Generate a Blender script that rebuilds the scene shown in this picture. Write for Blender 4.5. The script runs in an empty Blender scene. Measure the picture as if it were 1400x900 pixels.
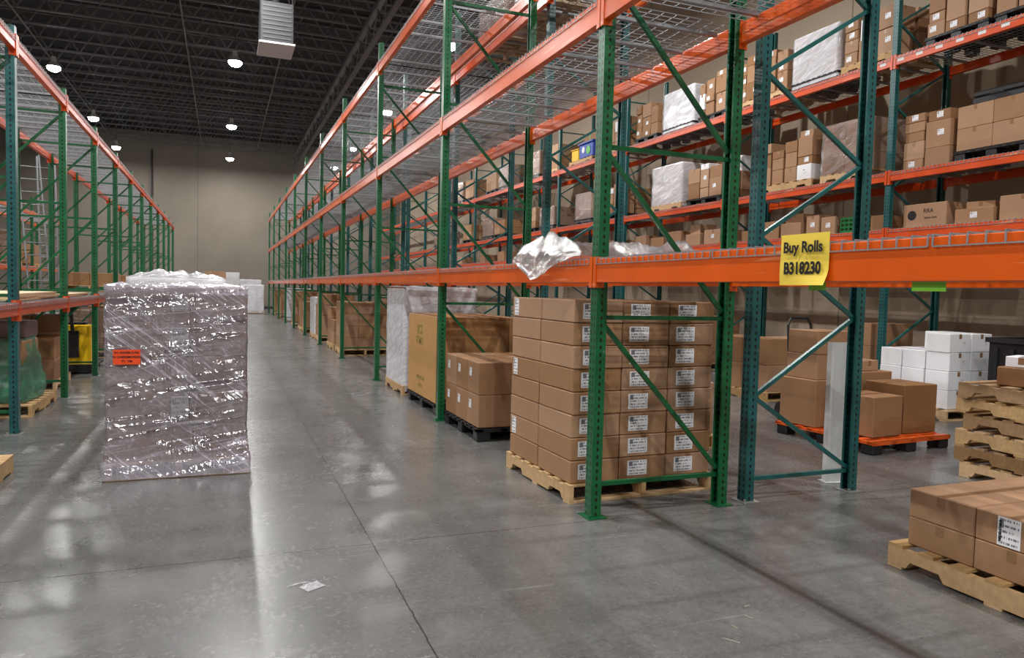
import bpy, math, random, bmesh
from mathutils import Vector, Matrix, noise
random.seed(7)
SC = bpy.context.scene.collection
R90 = math.radians(90)

def C(r, g, b):
    f = lambda x: (x/255/12.92) if x/255 <= .04045 else ((x/255+.055)/1.055)**2.4
    return (f(r), f(g), f(b), 1)

# ---------------------------------------------------------------- materials
def newmat(name):
    m = bpy.data.materials.new(name); m.use_nodes = True
    nt = m.node_tree
    return m, nt, nt.nodes['Principled BSDF']
def N(nt, t, **k):
    n = nt.nodes.new(t)
    for a, v in k.items(): setattr(n, a, v)
    return n
def M(nt, op, a, b=None, c=None):
    n = N(nt, 'ShaderNodeMath', operation=op)
    for i, v in enumerate((a, b, c)):
        if v is None: continue
        if isinstance(v, (int, float)): n.inputs[i].default_value = v
        else: nt.links.new(v, n.inputs[i])
    return n.outputs[0]
def mixc(nt, fac, a, b):
    n = N(nt, 'ShaderNodeMix', data_type='RGBA')
    for i, v in ((0, fac), (6, a), (7, b)):
        if isinstance(v, (int, float, tuple)): n.inputs[i].default_value = v
        else: nt.links.new(v, n.inputs[i])
    return n.outputs[2]
def sc(c, k): return (min(c[0]*k, 1), min(c[1]*k, 1), min(c[2]*k, 1), 1)
def rngn(nt, v, a, b_, c=0, d=1):
    r = N(nt, 'ShaderNodeMapRange')
    for i, q in enumerate((a, b_, c, d)): r.inputs[i+1].default_value = q
    nt.links.new(v, r.inputs[0]); return r.outputs[0]

def simple(name, col, rough=.5, metal=0, var=.15, scale=5, bump=.1, bscale=60, rnd=0, coat=0, stretch=None, scuff=None):
    m, nt, b = newmat(name)
    tc = N(nt, 'ShaderNodeTexCoord')
    src = tc.outputs['Object']
    if stretch:
        mp = N(nt, 'ShaderNodeMapping'); mp.inputs['Scale'].default_value = stretch
        nt.links.new(src, mp.inputs[0]); src = mp.outputs[0]
    n = N(nt, 'ShaderNodeTexNoise'); n.inputs['Scale'].default_value = scale; n.inputs['Detail'].default_value = 5
    nt.links.new(src, n.inputs['Vector'])
    out = mixc(nt, n.outputs[0], sc(col, 1-var*1.6), sc(col, 1+var*1.6))
    if scuff:
        mp = N(nt, 'ShaderNodeMapping'); mp.inputs['Scale'].default_value = (20, 1.6, 26)
        nt.links.new(tc.outputs['Object'], mp.inputs[0])
        n3 = N(nt, 'ShaderNodeTexNoise'); n3.inputs['Scale'].default_value = 1.4; n3.inputs['Detail'].default_value = 6
        nt.links.new(mp.outputs[0], n3.inputs['Vector'])
        out = mixc(nt, rngn(nt, n3.outputs[0], .62, .7, 0, .7), out, scuff)
    if rnd:
        oi = N(nt, 'ShaderNodeObjectInfo')
        hs = N(nt, 'ShaderNodeHueSaturation')
        nt.links.new(M(nt, 'MULTIPLY_ADD', oi.outputs['Random'], rnd, 1-rnd/2), hs.inputs['Value'])
        nt.links.new(M(nt, 'MULTIPLY_ADD', oi.outputs['Random'], -.2, 1.08), hs.inputs['Saturation'])
        nt.links.new(out, hs.inputs['Color']); out = hs.outputs[0]
    nt.links.new(out, b.inputs['Base Color'])
    b.inputs['Roughness'].default_value = rough
    b.inputs['Metallic'].default_value = metal
    if coat: b.inputs['Coat Weight'].default_value = coat
    if bump:
        n2 = N(nt, 'ShaderNodeTexNoise'); n2.inputs['Scale'].default_value = bscale
        nt.links.new(src, n2.inputs['Vector'])
        bp = N(nt, 'ShaderNodeBump'); bp.inputs['Strength'].default_value = bump; bp.inputs['Distance'].default_value = .01
        nt.links.new(n2.outputs[0], bp.inputs['Height']); nt.links.new(bp.outputs[0], b.inputs['Normal'])
    return m

def post_mat(name, col):
    m, nt, b = newmat(name)
    tc = N(nt, 'ShaderNodeTexCoord')
    s = N(nt, 'ShaderNodeSeparateXYZ'); nt.links.new(tc.outputs['Object'], s.inputs[0])
    g = N(nt, 'ShaderNodeSeparateXYZ'); nt.links.new(tc.outputs['Normal'], g.inputs[0])
    isx = M(nt, 'GREATER_THAN', M(nt, 'ABSOLUTE', g.outputs[0]), .5)
    isz = M(nt, 'GREATER_THAN', M(nt, 'ABSOLUTE', g.outputs[2]), .5)
    dy = M(nt, 'ABSOLUTE', M(nt, 'SUBTRACT', M(nt, 'ABSOLUTE', s.outputs[1]), .021))
    dx = M(nt, 'ABSOLUTE', s.outputs[0])
    t = M(nt, 'ADD', M(nt, 'MULTIPLY', isx, dy), M(nt, 'MULTIPLY', M(nt, 'SUBTRACT', 1, isx), dx))
    zf = M(nt, 'MULTIPLY', M(nt, 'SUBTRACT', M(nt, 'FRACT', M(nt, 'DIVIDE', s.outputs[2], .0508)), .5), .0508)
    zf = M(nt, 'MULTIPLY', zf, .62)
    d2 = M(nt, 'ADD', M(nt, 'MULTIPLY', zf, zf), M(nt, 'MULTIPLY', t, t))
    hole = M(nt, 'MULTIPLY', M(nt, 'LESS_THAN', d2, .0088**2), M(nt, 'SUBTRACT', 1, isz))
    n = N(nt, 'ShaderNodeTexNoise'); n.inputs['Scale'].default_value = 7; n.inputs['Detail'].default_value = 6
    nt.links.new(tc.outputs['Object'], n.inputs['Vector'])
    base = mixc(nt, n.outputs[0], sc(col, .6), sc(col, 1.35))
    n3 = N(nt, 'ShaderNodeTexNoise'); n3.inputs['Scale'].default_value = 22; n3.inputs['Detail'].default_value = 6
    nt.links.new(tc.outputs['Object'], n3.inputs['Vector'])
    base = mixc(nt, rngn(nt, n3.outputs[0], .64, .72, 0, .55), base, C(120, 128, 122))
    nt.links.new(mixc(nt, hole, base, (.006, .007, .007, 1)), b.inputs['Base Color'])
    b.inputs['Roughness'].default_value = .34
    return m

GREEN = post_mat('green_rack_paint', C(18, 98, 56))
TEAL = post_mat('teal_rack_paint', C(32, 94, 94))
GREENB = simple('green_brace_paint', C(16, 92, 52), .36)
TEALB = simple('teal_brace_paint', C(30, 94, 92), .36)
ORANGE = simple('orange_beam_paint', C(232, 94, 12), .28, var=.15, scale=3, bump=.05, coat=.3, scuff=C(250, 170, 120))
REDOR = simple('red_orange_beam_paint', C(214, 76, 18), .32, var=.13, scale=3, bump=.05, scuff=C(235, 160, 120))
GALV = simple('galvanised_wire', C(158, 160, 163), .42, metal=.45, var=.1, scale=12)
PLATE = simple('galvanised_plate', C(165, 165, 162), .45, metal=.5, var=.2, scale=20)
CARD = simple('cardboard', C(166, 127, 93), .72, var=.08, scale=3, bump=.12, bscale=30, rnd=.3)
CARD2 = simple('dark_cardboard', C(152, 112, 76), .72, var=.09, scale=3, bump=.12, bscale=30, rnd=.34)
CARDW = simple('white_cardboard', C(236, 237, 240), .6, var=.03, scale=3, bump=.06, rnd=.06)
CARDL = simple('film_dulled_cardboard', C(148, 128, 122), .6, var=.16, scale=4, bump=.1, rnd=.14)
TAPE = simple('packing_tape', C(146, 110, 78), .22, var=.05)
SEAM = simple('box_seam', C(74, 52, 36), .8, var=.05)
WOOD = simple('pallet_wood', C(200, 164, 116), .75, var=.22, scale=4, bump=.25, bscale=40, rnd=.3, stretch=(1, 6, 6))
WOODD = simple('weathered_pallet_wood', C(156, 122, 84), .8, var=.25, scale=4, bump=.25, bscale=40, rnd=.4, stretch=(1, 6, 6))
BLACKP = simple('black_plastic', C(30, 30, 32), .45, var=.15)
ORP = simple('orange_plastic', C(228, 96, 34), .4, var=.1)
YEL = simple('yellow_paint', C(240, 196, 24), .35, var=.08)
BLUE = simple('blue_plastic', C(24, 66, 170), .4, var=.1)
LIME = simple('lime_plastic', C(80, 180, 60), .4, var=.1)
GREYM = simple('grey_painted_metal', C(196, 198, 198), .4, var=.07)
HEATM = simple('heater_grey_metal', C(46, 46, 48), .7, var=.1)
HEATL = simple('heater_louver_metal', C(66, 66, 66), .7, var=.1)
ALU = simple('ladder_aluminium', C(120, 124, 126), .45, metal=.4, var=.1)
DARKM = simple('dark_metal', C(48, 48, 52), .5, metal=.2)
CEILM = simple('roof_joist_grey_paint', C(98, 98, 100), .6, var=.15, bump=0)
PAPERY = simple('yellow_paper', C(250, 218, 78), .6, var=.03, bump=.05, bscale=12)
INK = simple('black_ink', C(18, 16, 16), .6, var=.02, bump=0)
FLUO = simple('fluorescent_orange_label', C(255, 84, 30), .5, var=.02, bump=0)
TAPEG = simple('green_masking_tape', C(130, 205, 60), .5, var=.04, bump=0)
TAPEW = simple('white_marking_tape', C(225, 222, 218), .5, var=.04, bump=0)
LINE = simple('green_print', C(140, 128, 50), .6, var=.02, bump=0)
PLY = simple('plywood', C(210, 186, 148), .65, var=.12, scale=3, rnd=.2)
RUB = simple('rubber', C(24, 24, 24), .7, bump=.05)
MUST = simple('tan_printed_panel', C(190, 144, 84), .65, var=.06, bump=.08)

def label_mat(name, paper, ink):
    m, nt, b = newmat(name)
    tc = N(nt, 'ShaderNodeTexCoord')
    s = N(nt, 'ShaderNodeSeparateXYZ'); nt.links.new(tc.outputs['UV'], s.inputs[0])
    u, v = s.outputs[0], s.outputs[1]
    row = M(nt, 'FLOOR', M(nt, 'MULTIPLY', v, 5))
    fr = M(nt, 'FRACT', M(nt, 'MULTIPLY', v, 5))
    inr = M(nt, 'MULTIPLY', M(nt, 'GREATER_THAN', fr, .32), M(nt, 'LESS_THAN', fr, .72))
    cb = N(nt, 'ShaderNodeCombineXYZ')
    nt.links.new(M(nt, 'MULTIPLY', u, 18), cb.inputs[0]); nt.links.new(M(nt, 'MULTIPLY', row, 7.3), cb.inputs[1])
    n = N(nt, 'ShaderNodeTexNoise'); n.inputs['Scale'].default_value = 1.0; n.inputs['Detail'].default_value = 1
    nt.links.new(cb.outputs[0], n.inputs['Vector'])
    w = M(nt, 'GREATER_THAN', n.outputs[0], .48)
    marg = M(nt, 'MULTIPLY', M(nt, 'MULTIPLY', M(nt, 'GREATER_THAN', u, .08), M(nt, 'LESS_THAN', u, .92)), M(nt, 'MULTIPLY', M(nt, 'GREATER_THAN', v, .06), M(nt, 'LESS_THAN', v, .94)))
    mask = M(nt, 'MULTIPLY', M(nt, 'MULTIPLY', inr, w), marg)
    blk = M(nt, 'MULTIPLY', M(nt, 'MULTIPLY', M(nt, 'LESS_THAN', u, .26), M(nt, 'GREATER_THAN', v, .62)), marg)
    mask = M(nt, 'MAXIMUM', mask, blk)
    nt.links.new(mixc(nt, M(nt, 'MULTIPLY', mask, .8), paper, ink), b.inputs['Base Color'])
    b.inputs['Roughness'].default_value = .4
    return m
LABEL = label_mat('printed_label', C(246, 246, 250), C(40, 44, 64))
LABELD = label_mat('film_dulled_label', C(206, 204, 214), C(110, 108, 120))

def film_mat(name, col, lo, hi, scale=(3, 3, 14), rough=.14, bump=.6, gloss=.16, streak=False, bdist=.03):
    m, nt, b = newmat(name)
    nt.nodes.remove(b)
    out = [n for n in nt.nodes if n.type == 'OUTPUT_MATERIAL'][0]
    tc = N(nt, 'ShaderNodeTexCoord')
    def nz(sc_, rot_, dist, det=8, rg=.6):
        mp = N(nt, 'ShaderNodeMapping'); mp.inputs['Rotation'].default_value = rot_
        nt.links.new(tc.outputs['Object'], mp.inputs[0])
        mp2 = N(nt, 'ShaderNodeMapping'); mp2.inputs['Scale'].default_value = sc_
        nt.links.new(mp.outputs[0], mp2.inputs[0])
        n = N(nt, 'ShaderNodeTexNoise'); n.inputs['Scale'].default_value = 1.1; n.inputs['Detail'].default_value = det; n.inputs['Roughness'].default_value = rg; n.inputs['Distortion'].default_value = dist
        nt.links.new(mp2.outputs[0], n.inputs['Vector']); return n.outputs[0]
    rng = lambda *a: rngn(nt, *a)
    n1 = nz(scale, (.35, .3, 0), 1.4)
    fac = rng(n1, .42, .74, lo, hi); hgt = n1
    if streak:
        s1 = nz((.6, .6, 8), (0, .12, 0), .3, 2); s2 = nz((.5, .5, 7), (0, -.7, 0), .25, 2); s3 = nz((8, 8, .7), (0, .06, 0), .4, 2)
        lin = lambda v, w_: M(nt, 'SUBTRACT', 1, rng(M(nt, 'ABSOLUTE', M(nt, 'SUBTRACT', v, .52)), 0, w_))
        st = M(nt, 'ADD', M(nt, 'MULTIPLY', lin(s1, .02), .5), M(nt, 'ADD', M(nt, 'MULTIPLY', lin(s2, .014), .6), M(nt, 'MULTIPLY', lin(s3, .012), .3)))
        st = M(nt, 'MULTIPLY', st, rng(nz((1.5, 1.5, 1.5), (0, 0, 0), 1, 3), .4, .6, .15, 1.0))
        # doubled film around the pallet base and the top rim reads whiter
        sz = N(nt, 'ShaderNodeSeparateXYZ'); nt.links.new(tc.outputs['Object'], sz.inputs[0])
        base_ = M(nt, 'ADD', rng(sz.outputs[2], .2, .12, 0, .32), rng(sz.outputs[2], 1.46, 1.52, 0, .2))
        fac = M(nt, 'MINIMUM', M(nt, 'ADD', M(nt, 'ADD', fac, st), base_), .88)
        hgt = M(nt, 'ADD', M(nt, 'MULTIPLY', nz((1.1, 1.1, 4.5), (0, .15, 0), .5, 1), 1.0), M(nt, 'MULTIPLY', M(nt, 'ADD', s1, M(nt, 'ADD', s2, s3)), .3))
    bp = N(nt, 'ShaderNodeBump'); bp.inputs['Strength'].default_value = bump; bp.inputs['Distance'].default_value = bdist
    nt.links.new(hgt, bp.inputs['Height'])
    tr = N(nt, 'ShaderNodeBsdfTransparent'); df = N(nt, 'ShaderNodeBsdfDiffuse'); gl = N(nt, 'ShaderNodeBsdfGlossy')
    df.inputs[0].default_value = col; gl.inputs[0].default_value = (1, 1, 1, 1); gl.inputs['Roughness'].default_value = rough
    nt.links.new(bp.outputs[0], gl.inputs['Normal'])
    m1 = N(nt, 'ShaderNodeMixShader'); nt.links.new(fac, m1.inputs[0]); nt.links.new(tr.outputs[0], m1.inputs[1]); nt.links.new(df.outputs[0], m1.inputs[2])
    lw = N(nt, 'ShaderNodeLayerWeight'); lw.inputs[0].default_value = .3; nt.links.new(bp.outputs[0], lw.inputs['Normal'])
    g = M(nt, 'MINIMUM', M(nt, 'MULTIPLY_ADD', lw.outputs['Fresnel'], .7, gloss), .8)
    m2 = N(nt, 'ShaderNodeMixShader'); nt.links.new(g, m2.inputs[0]); nt.links.new(m1.outputs[0], m2.inputs[1]); nt.links.new(gl.outputs[0], m2.inputs[2])
    nt.links.new(m2.outputs[0], out.inputs[0])
    return m
FILM = film_mat('stretch_film', C(225, 222, 228), .04, .3, gloss=.06, bump=.4)
FILMN = film_mat('glossy_stretch_film', C(232, 226, 244), .08, .3, gloss=.17, bump=.8, rough=.15, streak=True, bdist=.2)
FILMT = film_mat('crumpled_stretch_film', C(236, 236, 242), .4, .75, scale=(6, 6, 6), bump=.6, gloss=.1)
FILMG = film_mat('green_stretch_film', C(36, 150, 112), .4, .85, scale=(5, 5, 9), bump=.7, gloss=.08)
FILMW = film_mat('white_stretch_film', C(244, 244, 250), .5, .85, gloss=.0, bump=.05)

def emis(name, col, s):
    m, nt, b = newmat(name)
    b.inputs['Emission Color'].default_value = col; b.inputs['Emission Strength'].default_value = s
    b.inputs['Base Color'].default_value = (1, 1, 1, 1)
    return m
LENS = emis('lamp_lens', (1, .99, .98, 1), 60)

def floor_mat():
    m, nt, b = newmat('polished_concrete')
    tc = N(nt, 'ShaderNodeTexCoord'); o = tc.outputs['Object']
    def nz(scale, det, rough=.6, dist=0):
        n = N(nt, 'ShaderNodeTexNoise'); n.inputs['Scale'].default_value = scale; n.inputs['Detail'].default_value = det
        n.inputs['Roughness'].default_value = rough; n.inputs['Distortion'].default_value = dist
        nt.links.new(o, n.inputs['Vector']); return n.outputs[0]
    rng = lambda *a: rngn(nt, *a)
    big = nz(.55, 6, .68, 1.0); mid = nz(1.9, 10, .76, .5); fine = nz(34, 6, .75)
    c1 = mixc(nt, rng(big, .32, .68), C(82, 82, 82), C(114, 114, 112))
    c2 = mixc(nt, M(nt, 'MULTIPLY', rng(mid, .46, .62), .4), c1, C(74, 74, 73))
    c3 = mixc(nt, M(nt, 'MULTIPLY', rng(mid, .46, .32), .3), c2, C(144, 144, 141))
    c3 = mixc(nt, M(nt, 'MULTIPLY', rng(fine, .42, .62), .28), c3, C(138, 138, 136))
    sp = nz(48, 2, .5); c3 = mixc(nt, M(nt, 'MULTIPLY', rng(sp, .69, .73), .6), c3, C(46, 45, 44))
    for rz, th_ in ((.5, .66), (-.9, .68)):
        mp = N(nt, 'ShaderNodeMapping'); mp.inputs['Scale'].default_value = (1.0, 26, 1); mp.inputs['Rotation'].default_value = (0, 0, rz)
        nt.links.new(o, mp.inputs[0]); sn = N(nt, 'ShaderNodeTexNoise'); sn.inputs['Scale'].default_value = 1.2; sn.inputs['Detail'].default_value = 3; nt.links.new(mp.outputs[0], sn.inputs['Vector'])
        c3 = mixc(nt, M(nt, 'MULTIPLY', rng(sn.outputs[0], th_, th_+.06), .3), c3, C(166, 166, 164) if rz > 0 else C(62, 61, 60))
    s = N(nt, 'ShaderNodeSeparateXYZ'); nt.links.new(o, s.inputs[0])
    wob = M(nt, 'MULTIPLY', M(nt, 'SUBTRACT', nz(9, 4, .7), .5), .02)
    def joint(ax, off, sp_):
        t = M(nt, 'ADD', M(nt, 'DIVIDE', M(nt, 'SUBTRACT', M(nt, 'ADD', s.outputs[ax], wob), off), sp_), 20.5)
        return M(nt, 'LESS_THAN', M(nt, 'ABSOLUTE', M(nt, 'SUBTRACT', M(nt, 'FRACT', t), .5)), .0045/sp_)
    j = M(nt, 'MAXIMUM', joint(0, .857, 4.6), joint(1, 4.4, 4.6))
    nt.links.new(mixc(nt, M(nt, 'MULTIPLY', j, .8), c3, C(38, 37, 36)), b.inputs['Base Color'])
    nt.links.new(M(nt, 'ADD', rng(mid, .3, .7, .17, .25), M(nt, 'MULTIPLY', fine, .1)), b.inputs['Roughness'])
    b.inputs['Specular IOR Level'].default_value = .75
    bp = N(nt, 'ShaderNodeBump'); bp.inputs['Strength'].default_value = .05; bp.inputs['Distance'].default_value = .01
    nt.links.new(fine, bp.inputs['Height']); nt.links.new(bp.outputs[0], b.inputs['Normal'])
    return m
def wall_mat(name, col, axis):
    m, nt, b = newmat(name)
    tc = N(nt, 'ShaderNodeTexCoord'); o = tc.outputs['Object']
    n = N(nt, 'ShaderNodeTexNoise'); n.inputs['Scale'].default_value = .5; n.inputs['Detail'].default_value = 8
    nt.links.new(o, n.inputs['Vector'])
    base = mixc(nt, n.outputs[0], sc(col, .74), sc(col, 1.18))
    s = N(nt, 'ShaderNodeSeparateXYZ'); nt.links.new(o, s.inputs[0])
    t = M(nt, 'FRACT', M(nt, 'ADD', M(nt, 'DIVIDE', s.outputs[axis], 7.3), 10.45))
    j = M(nt, 'LESS_THAN', M(nt, 'ABSOLUTE', M(nt, 'SUBTRACT', t, .5)), .0022)
    nt.links.new(mixc(nt, M(nt, 'MULTIPLY', j, .6), base, C(70, 64, 58)), b.inputs['Base Color'])
    b.inputs['Roughness'].default_value = .85
    return m
def deck_mat():
    m, nt, b = newmat('corrugated_roof_deck')
    tc = N(nt, 'ShaderNodeTexCoord')
    w = N(nt, 'ShaderNodeTexWave', bands_direction='X'); w.inputs['Scale'].default_value = 2.1
    nt.links.new(tc.outputs['Object'], w.inputs['Vector'])
    nt.links.new(mixc(nt, w.outputs['Fac'], C(8, 9, 10), C(22, 23, 26)), b.inputs['Base Color'])
    b.inputs['Roughness'].default_value = .8
    return m

# ---------------------------------------------------------------- mesh builder
class MB:
    def __init__(s): s.v = []; s.f = []; s.m = []
    def box(s, c, d, mi=0):
        x, y, z = c; a, b, e = d[0]/2, d[1]/2, d[2]/2
        o = len(s.v)
        s.v += [(x-a, y-b, z-e), (x+a, y-b, z-e), (x+a, y+b, z-e), (x-a, y+b, z-e), (x-a, y-b, z+e), (x+a, y-b, z+e), (x+a, y+b, z+e), (x-a, y+b, z+e)]
        for q in ((0, 3, 2, 1), (4, 5, 6, 7), (0, 1, 5, 4), (1, 2, 6, 5), (2, 3, 7, 6), (3, 0, 4, 7)):
            s.f.append([o+i for i in q]); s.m.append(mi)
        return s
    def rod(s, p, q, r, n=6, mi=0, r2=None, ph=None):
        p, q = Vector(p), Vector(q); d = (q-p).normalized()
        up = Vector((0, 0, 1)) if abs(d.z) < .9 else Vector((0, 1, 0))
        a = d.cross(up).normalized(); b = a.cross(d)
        if r2 is None: r2 = r
        if ph is None: ph = math.pi/4 if n == 4 else 0
        o = len(s.v)
        for c, rr in ((p, r), (q, r2)):
            for i in range(n):
                t = 2*math.pi*i/n+ph
                s.v.append(tuple(c+(a*math.cos(t)+b*math.sin(t))*rr))
        for i in range(n):
            j = (i+1) % n
            s.f.append([o+i, o+j, o+n+j, o+n+i]); s.m.append(mi)
        s.f.append([o+i for i in range(n)][::-1]); s.m.append(mi)
        s.f.append([o+n+i for i in range(n)]); s.m.append(mi)
        return s
    def ext(s, prof, fn, t0, t1, mi=0):
        o = len(s.v); n = len(prof)
        s.v += [fn(a, b, t0) for a, b in prof]+[fn(a, b, t1) for a, b in prof]
        for i in range(n):
            j = (i+1) % n
            s.f.append([o+i, o+j, o+n+j, o+n+i]); s.m.append(mi)
        s.f.append([o+i for i in range(n)][::-1]); s.m.append(mi)
        s.f.append([o+n+i for i in range(n)]); s.m.append(mi)
        return s
    def mesh(s, name, mats, smooth=False, bevel=0, seg=1, fix=True):
        me = bpy.data.meshes.new(name)
        me.from_pydata(s.v, [], s.f)
        for m in (mats if isinstance(mats, (list, tuple)) else [mats]): me.materials.append(m)
        me.polygons.foreach_set('material_index', s.m)
        bm = bmesh.new(); bm.from_mesh(me)
        if fix: bmesh.ops.recalc_face_normals(bm, faces=bm.faces)
        if bevel: bmesh.ops.bevel(bm, geom=bm.edges[:], offset=bevel, segments=seg, affect='EDGES', profile=.5)
        if smooth:
            for f in bm.faces: f.smooth = True
        bm.to_mesh(me); bm.free(); me.update()
        return me

def obj(name, me, loc=(0, 0, 0), rot=(0, 0, 0), parent=None):
    o = bpy.data.objects.new(name, me)
    o.location = loc; o.rotation_euler = rot
    SC.objects.link(o)
    if parent: o.parent = parent
    return o
def thing(name, label, cat, loc=(0, 0, 0), rot=0, me=None, group=None):
    o = obj(name, me, loc, (0, 0, rot) if isinstance(rot, (int, float)) else rot)
    if me is None: o.empty_display_size = .2
    o['label'] = label; o['category'] = cat
    if group: o['group'] = group
    return o
_c = {}
def cached(key, fn):
    if key not in _c: _c[key] = fn()
    return _c[key]

def quad(w, h, mat):
    def f():
        me = bpy.data.meshes.new('label_sheet')
        me.from_pydata([(-w/2, -h/2, 0), (w/2, -h/2, 0), (w/2, h/2, 0), (-w/2, h/2, 0)], [], [(0, 1, 2, 3)])
        uv = me.uv_layers.new(name='UVMap')
        for i, c in enumerate(((0, 0), (1, 0), (1, 1), (0, 1))): uv.data[i].uv = c
        me.materials.append(mat); return me
    return cached(('q', w, h, mat.name), f)
def text(parent, s, size, loc, rot, mat, name='lettering', sx=1, extrude=.0004, bold=.0):
    cu = bpy.data.curves.new('t', 'FONT'); cu.body = s; cu.size = size; cu.align_x = 'CENTER'; cu.align_y = 'CENTER'
    cu.extrude = extrude; cu.offset = bold; cu.resolution_u = 3
    t = bpy.data.objects.new('t', cu); SC.objects.link(t)
    bpy.context.view_layer.update()
    me = bpy.data.meshes.new_from_object(t.evaluated_get(bpy.context.evaluated_depsgraph_get()))
    bpy.data.objects.remove(t); me.materials.clear(); me.materials.append(mat)
    o = obj(name, me, loc, rot, parent); o.scale = (sx, 1, 1)
    return o

FRONT = (R90, 0, 0)          # faces -Y
LEFT = (R90, 0, -R90)        # faces -X

# ---------------------------------------------------------------- structure
XL, XR, YF, YB, H = -15, 11.3, -14, 50, 10.7
def slab(name, c, d, mat, extra=None):
    o = obj(name, MB().box((0, 0, 0), d).mesh(name, mat), c); o['kind'] = 'structure'; return o
fl = slab('floor', ((XL+XR)/2, (YF+YB)/2, -.1), (XR-XL, YB-YF, .2), floor_mat())
fl.data.transform(Matrix.Translation(fl.location)); fl.location = (0, 0, 0)
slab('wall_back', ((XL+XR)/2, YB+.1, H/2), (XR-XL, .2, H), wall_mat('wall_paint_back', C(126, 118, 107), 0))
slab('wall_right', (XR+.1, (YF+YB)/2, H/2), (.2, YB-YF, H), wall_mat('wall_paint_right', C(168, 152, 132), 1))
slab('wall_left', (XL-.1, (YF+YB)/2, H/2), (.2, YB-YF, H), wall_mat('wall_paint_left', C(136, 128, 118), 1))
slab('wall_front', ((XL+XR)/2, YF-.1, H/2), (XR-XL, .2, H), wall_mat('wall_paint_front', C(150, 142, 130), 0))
slab('ceiling', ((XL+XR)/2, (YF+YB)/2, H+.05), (XR-XL, YB-YF, .1), deck_mat())
slab('baseboard_back', ((XL+XR)/2, YB-.01, .08), (XR-XL, .02, .16), DARKM)
thing('wall_conduit', 'dark vertical pipe running up the beige end wall', 'pipe', (-4.05, YB-.08, 0), me=MB().rod((0, 0, 0), (0, 0, 9.6), .05, 8).mesh('wall_conduit', DARKM))

def joist_mesh():
    b = MB(); L0, L1 = XL+.1, XR-.1; zt, zb = H-.05, H-.85
    for z in (zt, zb):
        b.box(((L0+L1)/2, -.028, z), (L1-L0, .03, .05)); b.box(((L0+L1)/2, .028, z), (L1-L0, .03, .05))
    x = L0; k = .5; up = True
    while x+k < L1:
        b.rod((x, 0, zb if up else zt), (x+k, 0, zt if up else zb), .03, 4); x += k; up = not up
    return b.mesh('roof_joist', CEILM)
jm = joist_mesh(); y = 6.5
while y < YB-.5:
    thing('roof_joist', 'grey open-web steel joist under the dark corrugated roof deck', 'roof joist', (0, y, 0), me=jm, group='roof joists'); y += 1.45
def girder():
    b = MB(); zt, zb = H-.95, H-1.75
    b.box((0, 21, zt), (.14, 57, .08)); b.box((0, 21, zb), (.14, 57, .08))
    yy = -7.3; up = True
    while yy < 49:
        b.rod((0, yy, zb if up else zt), (0, yy+.75, zt if up else zb), .025, 4); yy += .75; up = not up
    return b.mesh('roof_girder', CEILM)
gm = girder()
for gx in (-8.5, 4.2):
    thing('roof_girder', 'grey steel truss girder carrying the roof joists', 'roof girder', (gx, 0, 0), me=gm, group='roof girders')
br = MB().box((0, 21, H-.9), (.04, 56, .04)).mesh('roof_bridging', CEILM)
for gx in (-12, -6, -1.2, 1.9, 6.6, 9):
    thing('roof_bridging', 'thin grey steel bridging bar running between the roof joists', 'roof bridging', (gx, 0, 0), me=br, group='roof bridging bars')

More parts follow.
